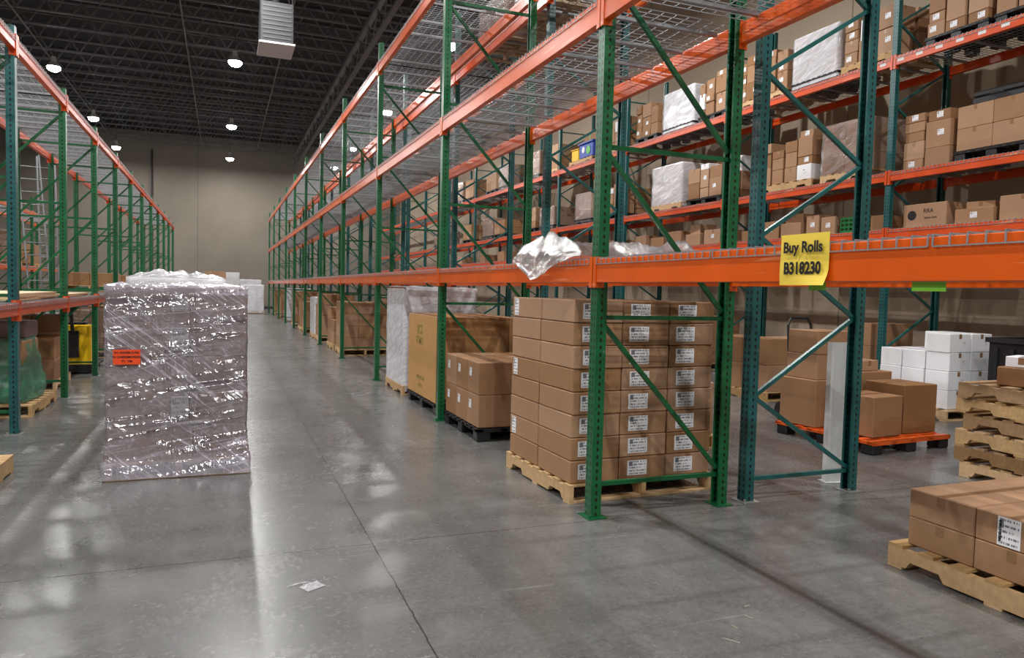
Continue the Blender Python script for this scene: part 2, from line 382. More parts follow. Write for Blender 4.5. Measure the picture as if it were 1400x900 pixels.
# ---------------------------------------------------------------- racks
PW, PD = .09, .08
def post_mesh(h, mat):
    def f():
        a, b, t = PD/2, PW/2, .004
        pr = [(-a, -b), (a, -b), (a, -b+.018), (a-t, -b+.018), (a-t, -b+t), (-a+t, -b+t), (-a+t, b-t), (a-t, b-t), (a-t, b-.018), (a, b-.018), (a, b), (-a, b)]
        return MB().ext(pr, lambda p, q, z: (p, q, z), .008, h).mesh('post', mat)
    return cached(('post', h, mat.name), f)
def make_rack(label, xf, xb, ys, tops, H, pm, bmt, bemat, style, bh=.15, near=(), skip=(), decks=3, plm=PLATE, deckskip=(), alt={}):
    s = 1 if xb > xf else -1
    rk = thing('pallet_rack', label, 'pallet rack', (xf, ys[0], 0))
    D = abs(xb-xf)
    if style == 'Z':
        segs = []
        z = .2; segs.append(((0, .17), (D, .17))); side = D
        while z+.61 < H-.2:
            segs.append(((side, z), (D-side, z+.6))); side = D-side; z += .61
        segs.append(((0, z), (D, z)))
    else:
        segs = []; z = .23
        while z < H-.1:
            segs.append(((0, z), (D, z)))
            if z+1.17 < H: segs.append(((D, z+.05), (0, z+1.17-.05)))
            z += 1.17
    def bmesh_(sg):
        b = MB()
        for (a, za), (c, zc) in sg:
            p_ = Vector((s*min(max(a, .04), D-.04), 0, za)); q = Vector((s*min(max(c, .04), D-.04), 0, zc))
            b.rod(p_, q, .021, 4)
        return b.mesh('brace', bmt)
    allb = bmesh_(segs)
    plate = MB().box((0, 0, .004), (.15, .16, .008)).rod((.055, .06, .008), (.055, .06, .03), .01, 6).rod((-.055, -.06, .008), (-.055, -.06, .03), .01, 6).mesh('base_plate', plm)
    for i, y in enumerate(ys):
        fr = obj('upright_frame', None, (0, y-ys[0], 0), parent=rk)
        pmm = alt.get(i, pm)
        obj('post', post_mesh(H, pmm), (0, 0, 0), (0, 0, 0 if s > 0 else math.pi), fr)
        obj('post', post_mesh(H, pmm), (xb-xf, 0, 0), (0, 0, math.pi if s > 0 else 0), fr)
        obj('base_plate', plate, (0, 0, 0), parent=fr); obj('base_plate', plate, (xb-xf, 0, 0), parent=fr)
        if i in near:
            for sg in segs: obj('brace', bmesh_([sg]), parent=fr)
        else: obj('brace', allb, parent=fr)
    for i in range(len(ys)-1):
        L = ys[i+1]-ys[i]-PW-.004
        yc = (ys[i+1]+ys[i])/2-ys[0]
        h2 = bh/2+.01
        for li, zt in enumerate(tops):
            if (i, li) in skip: continue
            def bm_():
                h = bh
                pr = [(-.012, -h), (.045, -h), (.045, -.03), (.03, -.03), (.03, 0), (-.012, 0)]
                return MB().ext(pr, lambda p, q, t: (p, t, q), -L/2, L/2).mesh('beam', bemat, bevel=.003)
            def cn_(e):
                b = MB()
                pr = [(-.018, -.001), (-.012, -.001), (-.012, .034), (.05, .034), (.05, .040), (-.018, .040)]
                b.ext([(p, -q+.039) for p, q in pr], lambda p, q, t: (p, e*(L/2+q), t), -h2-.105, -h2+.105)
                return b.mesh('beam_connector', bemat)
            me = cached(('beam', round(L, 3), bh, bemat.name), bm_)
            cms = [cached(('conn', e, round(L, 3), bh, bemat.name), lambda: cn_(e)) for e in (-1, 1)]
            for X, r in ((-s*PD/2, 0 if s > 0 else math.pi), (xb-xf+s*PD/2, math.pi if s > 0 else 0)):
                bo = obj('beam', me, (X, yc, zt), (0, 0, r), rk)
                for cm in cms: obj('beam_connector', cm, (0, 0, 0), parent=bo)
            if (i, li) in deckskip: continue
            nd = decks if isinstance(decks, int) else decks[li]
            w = L/nd-.02
            def dk_():
                b = MB(); X0, X1 = -PD/2-.019, D+PD/2+.019
                ny = max(2, int(w/.064)); nx = max(2, int((X1-X0)/.1))
                for a in range(ny+1):
                    yy = -w/2+w*a/ny
                    b.rod((X0, yy, .008), (X1, yy, .008), .0036, 4)
                    b.rod((X0, yy, .008), (X0, yy, -.035), .0036, 4); b.rod((X1, yy, .008), (X1, yy, -.035), .0036, 4)
                for a in range(nx+1):
                    xx = X0+.02+(X1-X0-.04)*a/nx
                    b.rod((xx, -w/2, .003), (xx, w/2, .003), .0036, 4)
                for e in (X0, X1): b.rod((e, -w/2, -.035), (e, w/2, -.035), .0036, 4)
                for e in (-.36, 0, .36):
                    b.box((D/2, e*w, -.014), (D-.02, .035, .026))
                return b.mesh('wire_deck', GALV, fix=False)
            me = cached(('deck', round(w, 3), round(D, 3)), dk_)
            for k in range(nd):
                yy = yc-L/2+(k+.5)*L/nd
                obj('wire_deck', me, (0, yy, zt), (0, 0, 0 if s > 0 else math.pi), rk)
    return rk

P = 3.9; Y0 = 4.49
ysC = [Y0+P*k for k in range(-1, 11)]
make_rack('long rack with green uprights, orange beams and wire decks', 2.42, 3.49, ysC, (1.80, 3.56, 5.27), 5.6, GREEN, GREENB, ORANGE, 'D', bh=.16, near=(1, 2), decks=(3, 3, 2), plm=GREENB)
ysD = [Y0+P*k for k in range(0, 11)]
make_rack('rack with teal uprights and zigzag bracing, beside green rack', 3.74, 4.78, ysD, (1.80, 5.27), 6.3, TEAL, TEALB, ORANGE, 'Z', near=(0, 1), decks=(1, 1), skip=((0, 0),))
ysE = [.44+P*k for k in range(0, 13)]
rkE = make_rack('stocked rack with teal uprights and orange beams along beige wall', 9.3, 10.38, ysE, (2.62, 3.47, 5.17), 6.9, TEAL, TEALB, REDOR, 'Z', bh=.13, decks=2)
for k in range(14):
    obj('tape_strip', quad(.11, .045, TAPEW), (9.3-.0535-9.3, 4.7+k*.31-.44, 5.105), LEFT, rkE)
ysB = [6.15+2.5*k for k in range(0, 12)]
make_rack('rack with green uprights, orange beams and empty upper wire decks', -1.95, -3.02, ysB, (1.32, 3.93), 4.05, GREEN, GREENB, REDOR, 'D', bh=.12, decks=2, near=(1, 2), alt={1: TEAL})
ysA = [12+3.0*k for k in range(0, 9)]
make_rack('green and orange pallet rack in the next aisle', -6.2, -7.27, ysA, (2.0, 3.9), 4.4, GREEN, GREENB, ORANGE, 'D', bh=.12, decks=1)

# ---------------------------------------------------------------- pallets & boxes
def wood_parts(par, w, l, mat):
    def td():
        b = MB(); n = 7
        for i in range(n):
            b.box((0, -l/2+.05+(l-.1)*i/(n-1), .133), (w, .095, .016))
        return b.mesh('top_deck', mat)
    def bd():
        b = MB()
        for i in (-1, 0, 1): b.box((0, i*(l/2-.05), .009), (w, .095, .016))
        return b.mesh('bottom_deck', mat)
    def st():
        b = MB(); pr = [(-l/2, .018), (-l/2+.12, .018), (-l/2+.15, .06), (-l/2+.33, .06), (-l/2+.36, .018), (l/2-.36, .018), (l/2-.33, .06), (l/2-.15, .06), (l/2-.12, .018), (l/2, .018), (l/2, .124), (-l/2, .124)]
        if l < .8: pr = [(-l/2, .018), (l/2, .018), (l/2, .124), (-l/2, .124)]
        b.ext(pr, lambda p, q, t: (t, p, q), -.019, .019)
        return b.mesh('stringer', mat)
    obj('top_deck', cached(('td', w, l, mat.name), td), parent=par)
    obj('bottom_deck', cached(('bd', w, l, mat.name), bd), parent=par)
    for e in (-1, 0, 1): obj('stringer', cached(('st', w, l, mat.name), st), (e*(w/2-.02), 0, 0), parent=par)
def plastic_parts(par, w, l, mat, footmat):
    def dk():
        b = MB()
        for i in range(9): b.box((0, -l/2+.04+(l-.08)*i/8, .125), (w, .075, .03))
        for i in range(5): b.box((-w/2+.035+(w-.07)*i/4, 0, .118), (.07, l, .026))
        b.box((0, -l/2+.01, .12), (w, .02, .04)); b.box((0, l/2-.01, .12), (w, .02, .04))
        return b.mesh('deck', mat)
    obj('deck', cached(('pdk', w, l, mat.name), dk), parent=par)
    ft = cached(('pft', footmat.name), lambda: MB().box((0, 0, .053), (.15, .15, .104)).mesh('foot', footmat, bevel=.01))
    for a in (-1, 0, 1):
        for c in (-1, 0, 1): obj('foot', ft, (a*(w/2-.085), c*(l/2-.085), .0), parent=par)
def pallet(x, y, z=0, w=1.02, l=1.22, rot=0, kind='wood', label=None, par=None, group=None, flip=False):
    if par is None:
        lab = label or {'wood': 'light wooden pallet with slatted deck', 'old': 'weathered brown wooden pallet', 'black': 'black plastic pallet under cardboard boxes', 'orange': 'orange and black plastic pallet'}[kind]
        nm = {'wood': 'wooden_pallet', 'old': 'wooden_pallet', 'black': 'plastic_pallet', 'orange': 'plastic_pallet'}[kind]
        p = thing(nm, lab, 'pallet', (x, y, z), rot+(R90 if flip else 0), group=group)
    else:
        p = obj('pallet', None, (x, y, z), (0, 0, rot), par)
    if kind == 'wood': wood_parts(p, w, l, WOOD)
    elif kind == 'old': wood_parts(p, w, l, WOODD)
    elif kind == 'black': plastic_parts(p, w, l, BLACKP, BLACKP)
    else: plastic_parts(p, w, l, ORP, BLACKP)
    return p

def box_mesh(sx, sy, sz, mat, tape='x', bev=.006):
    def f():
        b = MB(); b.box((0, 0, sz/2), (sx, sy, sz))
        me = b.mesh('cardboard_box', [mat, TAPE, SEAM], bevel=min(bev, sz*.05))
        bm = bmesh.new(); bm.from_mesh(me)
        c = MB(); t = .0012
        if tape == 'x':
            c.box((0, 0, sz+.0003), (sx*.985, .004, t), 2); c.box((0, 0, sz+.0001), (sx*.985, .05, t*.6), 1)
            for e in (-1, 1): c.box((e*(sx/2+.0001), 0, sz-.035), (t, .05, .06), 1)
        else:
            c.box((0, 0, sz+.0003), (.004, sy*.985, t), 2); c.box((0, 0, sz+.0001), (.05, sy*.985, t*.6), 1)
            for e in (-1, 1): c.box((0, e*(sy/2+.0001), sz-.035), (.05, t, .06), 1)
        m2 = c.mesh('x', [mat, TAPE, SEAM]); bm.from_mesh(m2)
        bm.to_mesh(me); bm.free(); bpy.data.meshes.remove(m2)
        return me
    return cached(('box', round(sx, 3), round(sy, 3), round(sz, 3), mat.name, tape), f)
def box(x, y, z, sx, sy, sz, rot=0, mat=None, label='closed brown cardboard box', tape='x', group=None, par=None, name='cardboard_box', cat='box'):
    mat = mat or CARD
    me = box_mesh(sx, sy, sz, mat, tape)
    if par is not None: return obj(name, me, (x, y, z), (0, 0, rot), par)
    return thing(name, label, cat, (x, y, z), rot, me, group)
def add_label(b, w, h, dx, dz, face, off, mat=None):
    q = quad(w, h, mat or LABEL)
    if face == 'F': return obj('shipping_label', q, (dx, -off-.0015, dz), FRONT, b)
    return obj('shipping_label', q, (-off-.0015, dx, dz), LEFT, b)

def film_shell(w, l, h, mat, seed=0, z0=.0, amp=.012, fr=1.0, flare=0, res=16):
    n = res; me = bpy.data.meshes.new('stretch_film'); v = []; f = []
    nz = int(res*1.7)
    pts = []
    for i in range(n): pts.append((-w/2+w*i/n, -l/2))
    for i in range(n): pts.append((w/2, -l/2+l*i/n))
    for i in range(n): pts.append((w/2-w*i/n, l/2))
    for i in range(n): pts.append((-w/2, l/2-l*i/n))
    m = len(pts)
    for k in range(nz+1):
        z = z0+(h-z0)*k/nz
        for (x, y) in pts:
            nn = noise.noise(Vector((x*3*fr+seed, y*3*fr, z*5*fr+x*3)))*amp
            if res > 20: nn += noise.noise(Vector((x*4+z*3+seed, y*4, z*9-x*4)))*amp*.3
            g = 1+abs(nn)/max(w, .1)*2+flare*max(0, min(1, 1.6*(1-(z-z0)/.3)))
            v.append((x*g, y*g, z+nn*.2*(k > 0)))
    for k in range(nz):
        for i in range(m):
            j = (i+1) % m; f.append((k*m+i, k*m+j, (k+1)*m+j, (k+1)*m+i))
    o = len(v)
    for (x, y) in pts:
        v.append((x*.8, y*.8, h+.012+noise.noise(Vector((x*9, y*9, seed)))*.02))
    for i in range(m):
        j = (i+1) % m; f.append((nz*m+i, nz*m+j, o+j, o+i))
    me.from_pydata(v, [], f); me.materials.append(mat)
    for p in me.polygons: p.use_smooth = True
    return me

def load(x, y, z, w, l, nx, ny, nz, bh, rot=0, kind='wood', film=None, mat=None, label='pallet of brown cardboard boxes', labs=False, inset=.02, drop=0, tape='x', seed=0, group=None, one=False):
    mat = mat or CARD
    W, L = w-2*inset, l-2*inset; bx, by = W/nx, L/ny
    rr = random.Random(seed)
    if film is not None or one:
        t = thing('wrapped_pallet_load' if film else 'pallet_load', label, 'pallet load', (x, y, z), rot, group=group)
        if kind: pallet(0, 0, 0, w, l, kind=kind, par=t)
        zz = .143 if kind else 0
        for k in range(nz):
            for i in range(nx):
                for j in range(ny):
                    if 0 < i < nx-1 and 0 < j < ny-1 and k < nz-1: continue
                    if k == nz-1 and rr.random() < drop: continue
                    b = obj('cardboard_box', box_mesh(bx-.004, by-.004, bh-.002, mat, tape), (-W/2+(i+.5)*bx, -L/2+(j+.5)*by, zz+k*bh), (0, 0, 0), t)
        if film: obj('stretch_film', film_shell(W+.02, L+.02, zz+nz*bh+.004, film, seed=seed, z0=.05 if kind else .0), parent=t)
        return t
    if kind: pallet(x, y, z, w, l, rot, kind)
    zz = z+(.143 if kind else 0.002)
    ca, sa = math.cos(rot), math.sin(rot)
    for k in range(nz):
        for i in range(nx):
            for j in range(ny):
                if k == nz-1 and rr.random() < drop: continue
                px, py = -W/2+(i+.5)*bx, -L/2+(j+.5)*by
                b = box(x+px*ca-py*sa, y+px*sa+py*ca, zz+k*bh, bx-.006, by-.006, bh-.002, rot+rr.uniform(-.006, .006), mat, label, tape, group or label)
                if labs and j == 0: add_label(b, .14, .1, -bx*.22, bh*.55, 'F', by/2-.003)

# near stack of labelled boxes ------------------------------------------------
rot = math.radians(1.3)
cx, cy = 3.02, 5.42
pallet(cx, cy, 0, 1.30, 1.22, rot, 'wood', 'light wooden pallet under a tall stack of labelled cartons')
W, L, nz, bh = 1.27, 1.17, 8, .172
rr = random.Random(3)
for k in range(nz):
    for i in range(3):
        for j in range(2):
            if j == 1 and i == 1 and k < nz-1: continue
            px, py = -W/2+(i+.5)*W/3, -L/2+(j+.5)*L/2+rr.uniform(-.006, .006)
            b = box(cx+px*math.cos(rot)-py*math.sin(rot), cy+px*math.sin(rot)+py*math.cos(rot), .143+k*bh, W/3-.009, L/2-.014, bh-.004, rot+rr.uniform(-.012, .012), CARD,
                    'brown carton with a printed white label, in a tall stack' if (j == 0 or (i == 0 and k in (1, 4, 7))) else 'brown carton in a tall stack on a pallet', 'y', 'cartons stacked on the pallet under the rack')
            if j == 0: add_label(b, .175, .115, -.055+rr.uniform(-.01, .01), bh*.5, 'F', L/4-.007)
            if j == 1 and i == 0 and k in (1, 4, 7): add_label(b, .085, .14, .2, bh*.5, 'L', W/6-.0045)

rr = random.Random(5)
pallet(3.0, 7.66, 0, 1.14, 1.22, 0, 'black')
for k in range(2):
    for i in range(2):
        for j in range(3):
            b = box(3.0-.275+i*.555, 7.66-.39+j*.395, .143+k*.34, .548, .388, .337, rr.uniform(-.01, .01), CARD2, 'large brown cardboard box stacked two high on black pallet', 'y', 'large boxes on the black pallet')
            if i == 0: add_label(b, .08, .09, .08, .22, 'L', .274)
pallet(3.0, 9.42, 0, 1.12, 1.5, 0, 'black', 'black plastic pallet under a bulk carton')
g = box(3.0, 9.42, .143, 1.1, 1.46, 1.08, 0, simple('bulk_carton_cardboard', C(160, 114, 70), .7, var=.05, bump=.1), 'tall tan bulk carton with green printing on its side', 'y')
obj('printed_panel', quad(1.44, 1.06, MUST), (-.5512, 0, .54), LEFT, g)
text(g, 'BCS', .17, (-.5525, .1, .88), LEFT, LINE, 'printed_marking', bold=.004)
text(g, 'ETMO', .14, (-.5525, .1, .73), LEFT, LINE, 'printed_marking', bold=.003)
text(g, 'UFFI-QPCAN', .07, (-.5525, .05, .24), LEFT, LINE, 'printed_marking', bold=.001)
text(g, 'A15 V12', .06, (-.5525, .05, .14), LEFT, LINE, 'printed_marking', bold=.001)
load(3.02, 11.1, 0, 1.14, 1.2, 3, 3, 6, .24, 0, 'wood', FILMW, CARDW, 'white cartons shrink-wrapped on a wooden pallet under the rack', seed=3)

# near wrapped pallet ---------------------------------------------------------
t = thing('wrapped_pallet_load', 'shrink-wrapped brown cartons on a pallet standing alone in the aisle', 'pallet load', (-.33, 7.0, 0))
pallet(0, 0, 0, 1.07, 1.22, kind='wood', par=t)
for k in range(5):
    cols = ((-.2, .61), (.31, .405)) if k % 2 == 0 else ((-.215, .585), (.295, .43))
    for i, (px, sw) in enumerate(cols):
        for j in (-1, 1):
            obj('cardboard_box', box_mesh(sw, .57, .276, CARDL, 'y', .007), (px, j*.287, .143+k*.278), parent=t)
            if j == -1 and i == 0 and k in (1, 3, 4):
                obj('shipping_label', quad(.13, .19 if k < 4 else .1, LABELD), (.01, -.287-.2865, .143+k*.278+.14), FRONT, t)
obj('stretch_film', film_shell(1.035, 1.17, 1.545, FILMN, seed=1.7, z0=.01, amp=.02, fr=.7, flare=.055, res=40), parent=t)
ol = obj('warning_label', quad(.19, .115, FLUO), (-.365, -.626, .98), FRONT, t)
for i, s_ in enumerate(('IN UNDERCURE', 'N ONEREMORESS', 'TT  VM')):
    text(ol, s_, .024, (0, .034-.034*i, .001), (0, 0, 0), INK, 'lettering', bold=.0006)

def crumple(nx, ny, fn, mat=None):
    v = []; f = []
    for j in range(ny+1):
        for i in range(nx+1): v.append(fn(i/nx, j/ny))
    for j in range(ny):
        for i in range(nx):
            a = j*(nx+1)+i; f.append((a, a+1, a+nx+2, a+nx+1))
    me = bpy.data.meshes.new('crumple'); me.from_pydata(v, [], f); me.materials.append(mat or FILMT)
    for p in me.polygons: p.use_smooth = True
    return me
def cr_top(u, v):
    n = noise.fractal(Vector((u*4, v*4, 2.2)), 1, 2, 3)
    e = min(min(u, 1-u, v, 1-v)*6, 1)
    return ((u-.5)*1.0, (v-.5)*1.12, e*(.005+abs(n)*.03))
obj('film_top', crumple(30, 30, cr_top), (0, 0, 1.545), parent=t)

t2 = load(-.48, 9.7, 0, 1.05, 1.2, 3, 2, 5, .295, 0, 'wood', FILMW, CARDW, 'white shrink-wrapped pallet load standing in the aisle', seed=8)
obj('film_top', crumple(22, 22, lambda u, v: ((u-.5)*1.0, (v-.5)*1.15, min(min(u, 1-u, v, 1-v)*6, 1)*(.02+abs(noise.fractal(Vector((u*5, v*5, 7)), 1, 2, 4))*.09))), (0, 0, 1.63), parent=t2)
load(1.45, 44.3, 0, 1.15, 1.2, 3, 2, 6, .28, 0, 'wood', FILMW, CARDW, 'white wrapped pallet load near the end wall', seed=9)
load(1.5, 41.8, 0, 1.1, 1.2, 3, 2, 5, .28, 0, 'wood', FILMW, CARDW, 'white wrapped pallet load near the end wall', seed=19)
load(-.4, 44.5, 0, 1.15, 1.2, 3, 2, 7, .3, 0, 'wood', None, CARD, 'brown boxes stacked near the end wall', seed=9, one=True)
load(.35, 46.8, 0, 1.15, 1.2, 2, 2, 6, .35, 0, 'wood', None, CARDW, 'white boxes stacked near the end wall', seed=4, one=True)

specs = [(17.4, 3, 2, 4, .27), (18.95, 2, 2, 3, .3), (21.6, 2, 3, 4, .3), (22.95, 2, 2, 4, .27), (25.5, 2, 2, 4, .3), (26.8, 2, 2, 3, .33), (29.6, 2, 2, 4, .3), (33.3, 2, 2, 4, .32), (37.2, 2, 2, 4, .3), (41.0, 2, 2, 4, .3)]
for i, (b_, nx, ny, nz_, hh) in enumerate(specs):
    load(3.05, b_, 0, 1.05, 1.2, nx, ny, nz_, hh, 0, 'wood', FILMW if i % 4 == 3 else None, CARDW if i % 4 == 3 else (CARD2 if i % 2 else CARD), 'white wrapped boxes on a wooden pallet under the rack' if i % 4 == 3 else 'brown boxes on a wooden pallet under the long rack', seed=i, drop=.3, group='pallet loads under the long rack', one=True)
for i, b_ in enumerate((14.3, 18.3, 22.9, 30.6)):
    load(4.26, b_, 0, .92, 1.15, 2, 2, 3+i % 2, .3, 0, 'wood', None, CARD2, 'brown boxes on a pallet under the teal rack', seed=i+20, drop=.3, group='pallet loads under the teal rack', one=True)
load(4.25, 6.7, 0, .92, 1.1, 2, 2, 2, .27, 0, 'wood', None, CARD, 'brown boxes on a pallet under the teal rack', seed=40)

# ---------------------------------------------------------------- plastic on rack, sign
def ridge(x, y, z, o=4):
    v = 0; a = 1; f = 1
    for i in range(o):
        v += a*(1-2*abs(noise.noise(Vector((x*f+i*7.1, y*f, z*f))))); a *= .5; f *= 2.1
    return v/1.9
def heap(u, v):
    y = u*1.3; n = ridge(u*1.8, v*2.2, .3); n2 = ridge(u*4+4, v*4, 3, 3)
    e = min(1, min(u, 1-u)*5); he = math.exp(-((u-.6)/.3)**2)
    if v < .3:
        k = (.3-v)/.3
        return (-.078-.05*abs(n)*e-.012*k, y+n*.03, .045+.05*abs(n2)*e-k*(.06+.17*he)*(.5+.5*e))
    k = (v-.3)/.7
    ee = min(1, (1-k)*4)
    return (-.07+k*.6+n2*.015, y+n*.03, .018+ee*e*(.03+.13*abs(n)*(1.2-k)+.06*abs(n2)))
HEAPF = film_mat('clear_plastic_sheeting', C(222, 224, 230), .15, .6, scale=(5, 5, 5), bump=.8, gloss=.16, rough=.18)
thing('crumpled_plastic_sheet', 'crumpled clear plastic sheeting draped over the orange beam', 'plastic sheet', (2.42, 4.6, 1.815), me=crumple(70, 56, heap, HEAPF))
thing('crumpled_plastic_sheet', 'flattened clear plastic sheeting lying on the wire deck', 'plastic sheet', (3.27, 5.25, 1.82),
      me=crumple(60, 60, lambda u, v: ((u-.5)*.46, (v-.5)*1.35, min(1, min(u, 1-u, v, 1-v)*5)*(.07+.13*abs(ridge(u*1.5, v*3, 9)))), HEAPF))

def sign_mesh():
    v = []; f = []; n = 10
    for j in range(n+1):
        for i in range(n+1):
            u, w = i/n, j/n
            v.append(((u-.5)*.285, (w-.5)*.225, .004+.006*math.sin(u*3.1)*(1-w)+.004*math.sin(w*5+u*2)*(1-w)+.018*max(0, .25-w)*max(0, u-.4)*8))
    for j in range(n):
        for i in range(n):
            a = j*(n+1)+i; f.append((a, a+1, a+n+2, a+n+1))
    me = bpy.data.meshes.new('paper_sign'); me.from_pydata(v, [], f); me.materials.append(PAPERY)
    for p in me.polygons: p.use_smooth = True
    return me
sg = thing('paper_sign', 'yellow paper sign with black text taped to the orange beam', 'sign', (2.361, 2.515, 1.737), (R90, 0, -R90), me=sign_mesh())
text(sg, 'Buy Rolls', .066, (0, .052, .0145), (0, 0, 0), INK, 'lettering', bold=.0022, sx=.94)
text(sg, 'B318230', .072, (0, -.04, .0145), (0, 0, 0), INK, 'lettering', bold=.0026, sx=.86)
for i, (yy, ww) in enumerate(((2.47, .1), (1.93, .14))):
    thing('tape_strip', 'bright green masking tape hanging below the orange beam', 'tape', (2.395, yy, 1.622), LEFT, me=quad(ww, .035, TAPEG))

# ---------------------------------------------------------------- right side floor goods
pallet(4.28, 2.5, 0, 1.2, 1.28, 0, 'wood', 'light wooden pallet with two layers of brown cartons')
for k in range(2):
    for i in range(2):
        for j in range(3):
            b = box(3.75+.27+i*.55, 3.07-.2-j*.405, .143+k*.166, .54, .4, .164, 0, CARD, 'brown carton stacked two high on a wooden pallet', 'x', 'cartons on the low pallet')
            if i == 0 and j == 1 and k == 1:
                lb = add_label(b, .12, .15, .02, .082, 'L', .27)
                text(lb, 'MEDELCOM B', .018, (-.045, 0, .001), (0, 0, R90), INK, 'lettering', bold=.001)
for k in range(6):
    pallet(6.72+random.uniform(-.05, .05), 4.02+random.uniform(-.05, .05), k*.142, 1.02, 1.2, random.uniform(-.05, .05), 'old' if k % 2 else 'wood', 'wooden pallet in a loose stack', group='stacked pallets')
box(6.55, 4.2, .855, .5, .36, .16, .1, CARD2, 'flat brown box lying on stacked pallets')
box(6.9, 3.78, .855, .45, .4, .22, -.1, CARD, 'brown box lying on stacked pallets')
box(6.5, 4.24, 1.017, .3, .24, .09, .3, CARDW, 'small white packet on a brown box')
pallet(6.62, 6.1, 0, 1.2, 1.3, math.radians(4), 'orange')
box(6.28, 6.45, .145, .52, .5, .52, .08, CARD2, 'tall brown box at the bottom of a stack on orange pallet', 'y')
box(6.3, 6.45, .667, .46, .44, .28, .05, CARD2, 'brown box in the middle of a tall stack', 'y')
box(6.3, 6.44, .949, .46, .44, .26, .02, CARD2, 'brown box on top of a tall stack', 'y')
box(6.42, 5.8, .145, .46, .44, .42, .1, CARD2, 'brown box on an orange plastic pallet', 'x')
box(6.98, 5.9, .145, .5, .5, .52, .03, CARD2, 'large brown box on an orange plastic pallet', 'x')
box(6.95, 6.44, .145, .5, .46, .6, .03, CARD, 'tall brown box on an orange pallet', 'x')
box(6.92, 6.44, .747, .3, .3, .12, .1, CARD, 'small open brown box with labels on top of another', 'y')
def hand_truck():
    b = MB()
    h = thing('hand_truck', 'black two-wheeled hand truck standing beside brown boxes', 'hand truck', (6.86, 7.25, 0), -.1)
    for e in (-.17, .17): b.rod((e, 0, .12), (e, .1, 1.22), .016, 8)
    b.rod((-.17, .1, 1.22), (-.12, .11, 1.31), .016, 8); b.rod((.17, .1, 1.22), (.12, .11, 1.31), .016, 8); b.rod((-.12, .11, 1.31), (.12, .11, 1.31), .016, 8)
    for z in (.35, .6, .85): b.rod((-.17, (z-.12)*.094, z), (.17, (z-.12)*.094, z), .011, 6)
    obj('frame', b.mesh('frame', BLACKP), parent=h)
    obj('toe_plate', MB().box((0, -.1, .012), (.38, .22, .008)).box((0, 0, .07), (.38, .008, .12)).mesh('toe_plate', DARKM), parent=h)
    wm = MB().rod((-.025, 0, 0), (.025, 0, 0), .12, 18).rod((-.03, 0, 0), (.03, 0, 0), .05, 12).mesh('wheel', RUB)
    for e in (-.22, .22): obj('wheel', wm, (e, .09, .121), parent=h)
hand_truck()
gp = [(-.085, 0), (.085, 0), (.085, .06), (.078, .06), (.078, .007), (-.078, .007), (-.078, .06), (-.085, .06)]
thing('post_guard', 'white steel channel guard standing beside the teal post', 'post guard', (4.87, 4.72, 0), math.radians(-12), me=MB().ext(gp, lambda p, q, z: (p, q, z), 0.001, 1.2).box((0, .03, .004), (.2, .12, .006)).mesh('post_guard', simple('white_guard_paint', C(222, 224, 224), .35, var=.04)))
for k in range(4):
    for j in range(3):
        for i in range(2):
            if k == 3 and j == 2: continue
            if k == 3 and j == 1 and i == 0: continue
            b = box(9.05+i*.41+random.uniform(-.006, .006), 6.95+j*.365, .145+k*.25, .385, .345, .247, random.uniform(-.02, .02), CARDW, 'white carton in a stack on a pallet by the wall', 'y', 'white cartons')
            if j == 0 and k in (1, 2, 3): add_label(b, .05, .05, .08, .12, 'F', .173)
pallet(9.25, 7.3, 0, 1.0, 1.2, 0, 'wood')
box(8.4, 7.2, 0.002, .45, .5, .48, .1, CARDW, 'white carton standing beside the white stack', 'y', 'white cartons')
load(9.9, 9.1, 0, .95, 1.1, 2, 2, 3, .35, 0, 'wood', None, CARD2, 'brown boxes on a pallet below the stocked rack', seed=50, drop=.4)
load(8.0, 9.3, 0, 1.0, 1.1, 2, 2, 2, .4, .1, 'wood', None, CARD, 'brown boxes on a pallet beside the stocked rack', seed=52, drop=.4)
load(9.85, 13.3, 0, .95, 1.1, 2, 2, 3, .33, 0, 'wood', None, CARD, 'brown boxes on a pallet below the stocked rack', seed=51, drop=.4)
def bin_():
    h = thing('bulk_bin', 'tall black ribbed plastic bulk container on the floor', 'container', (9.55, 5.75, 0))
    b = MB(); w, l, z = 1.1, 1.2, 1.1
    for e in (-1, 1):
        b.box((e*(w/2-.02), 0, z/2+.06), (.04, l, z-.1)); b.box((0, e*(l/2-.02), z/2+.06), (w-.08, .04, z-.1))
        for k in range(6):
            b.box((e*(w/2+.012), -l/2+.1+k*(l-.2)/5, z/2), (.03, .05, z-.2)); b.box((-w/2+.1+k*(w-.2)/5, e*(l/2+.012), z/2), (.05, .03, z-.2))
    b.box((0, 0, .13), (w-.08, l-.08, .03))
    obj('body', b.mesh('body', BLACKP), parent=h)
    obj('rim', MB().box((-w/2, 0, z), (.07, l+.07, .06)).box((w/2, 0, z), (.07, l+.07, .06)).box((0, -l/2, z), (w, .07, .06)).box((0, l/2, z), (w, .07, .06)).mesh('rim', BLACKP), parent=h)
    ft = MB().box((0, 0, .05), (.14, .14, .1)).mesh('foot', BLACKP)
    for a in (-1, 1):
        for c in (-1, 1): obj('foot', ft, (a*.45, c*.5, 0), parent=h)
bin_()
box(8.25, 5.0, 0, .4, .4, .5, .1, CARD2, 'brown box on the floor beside the black container')

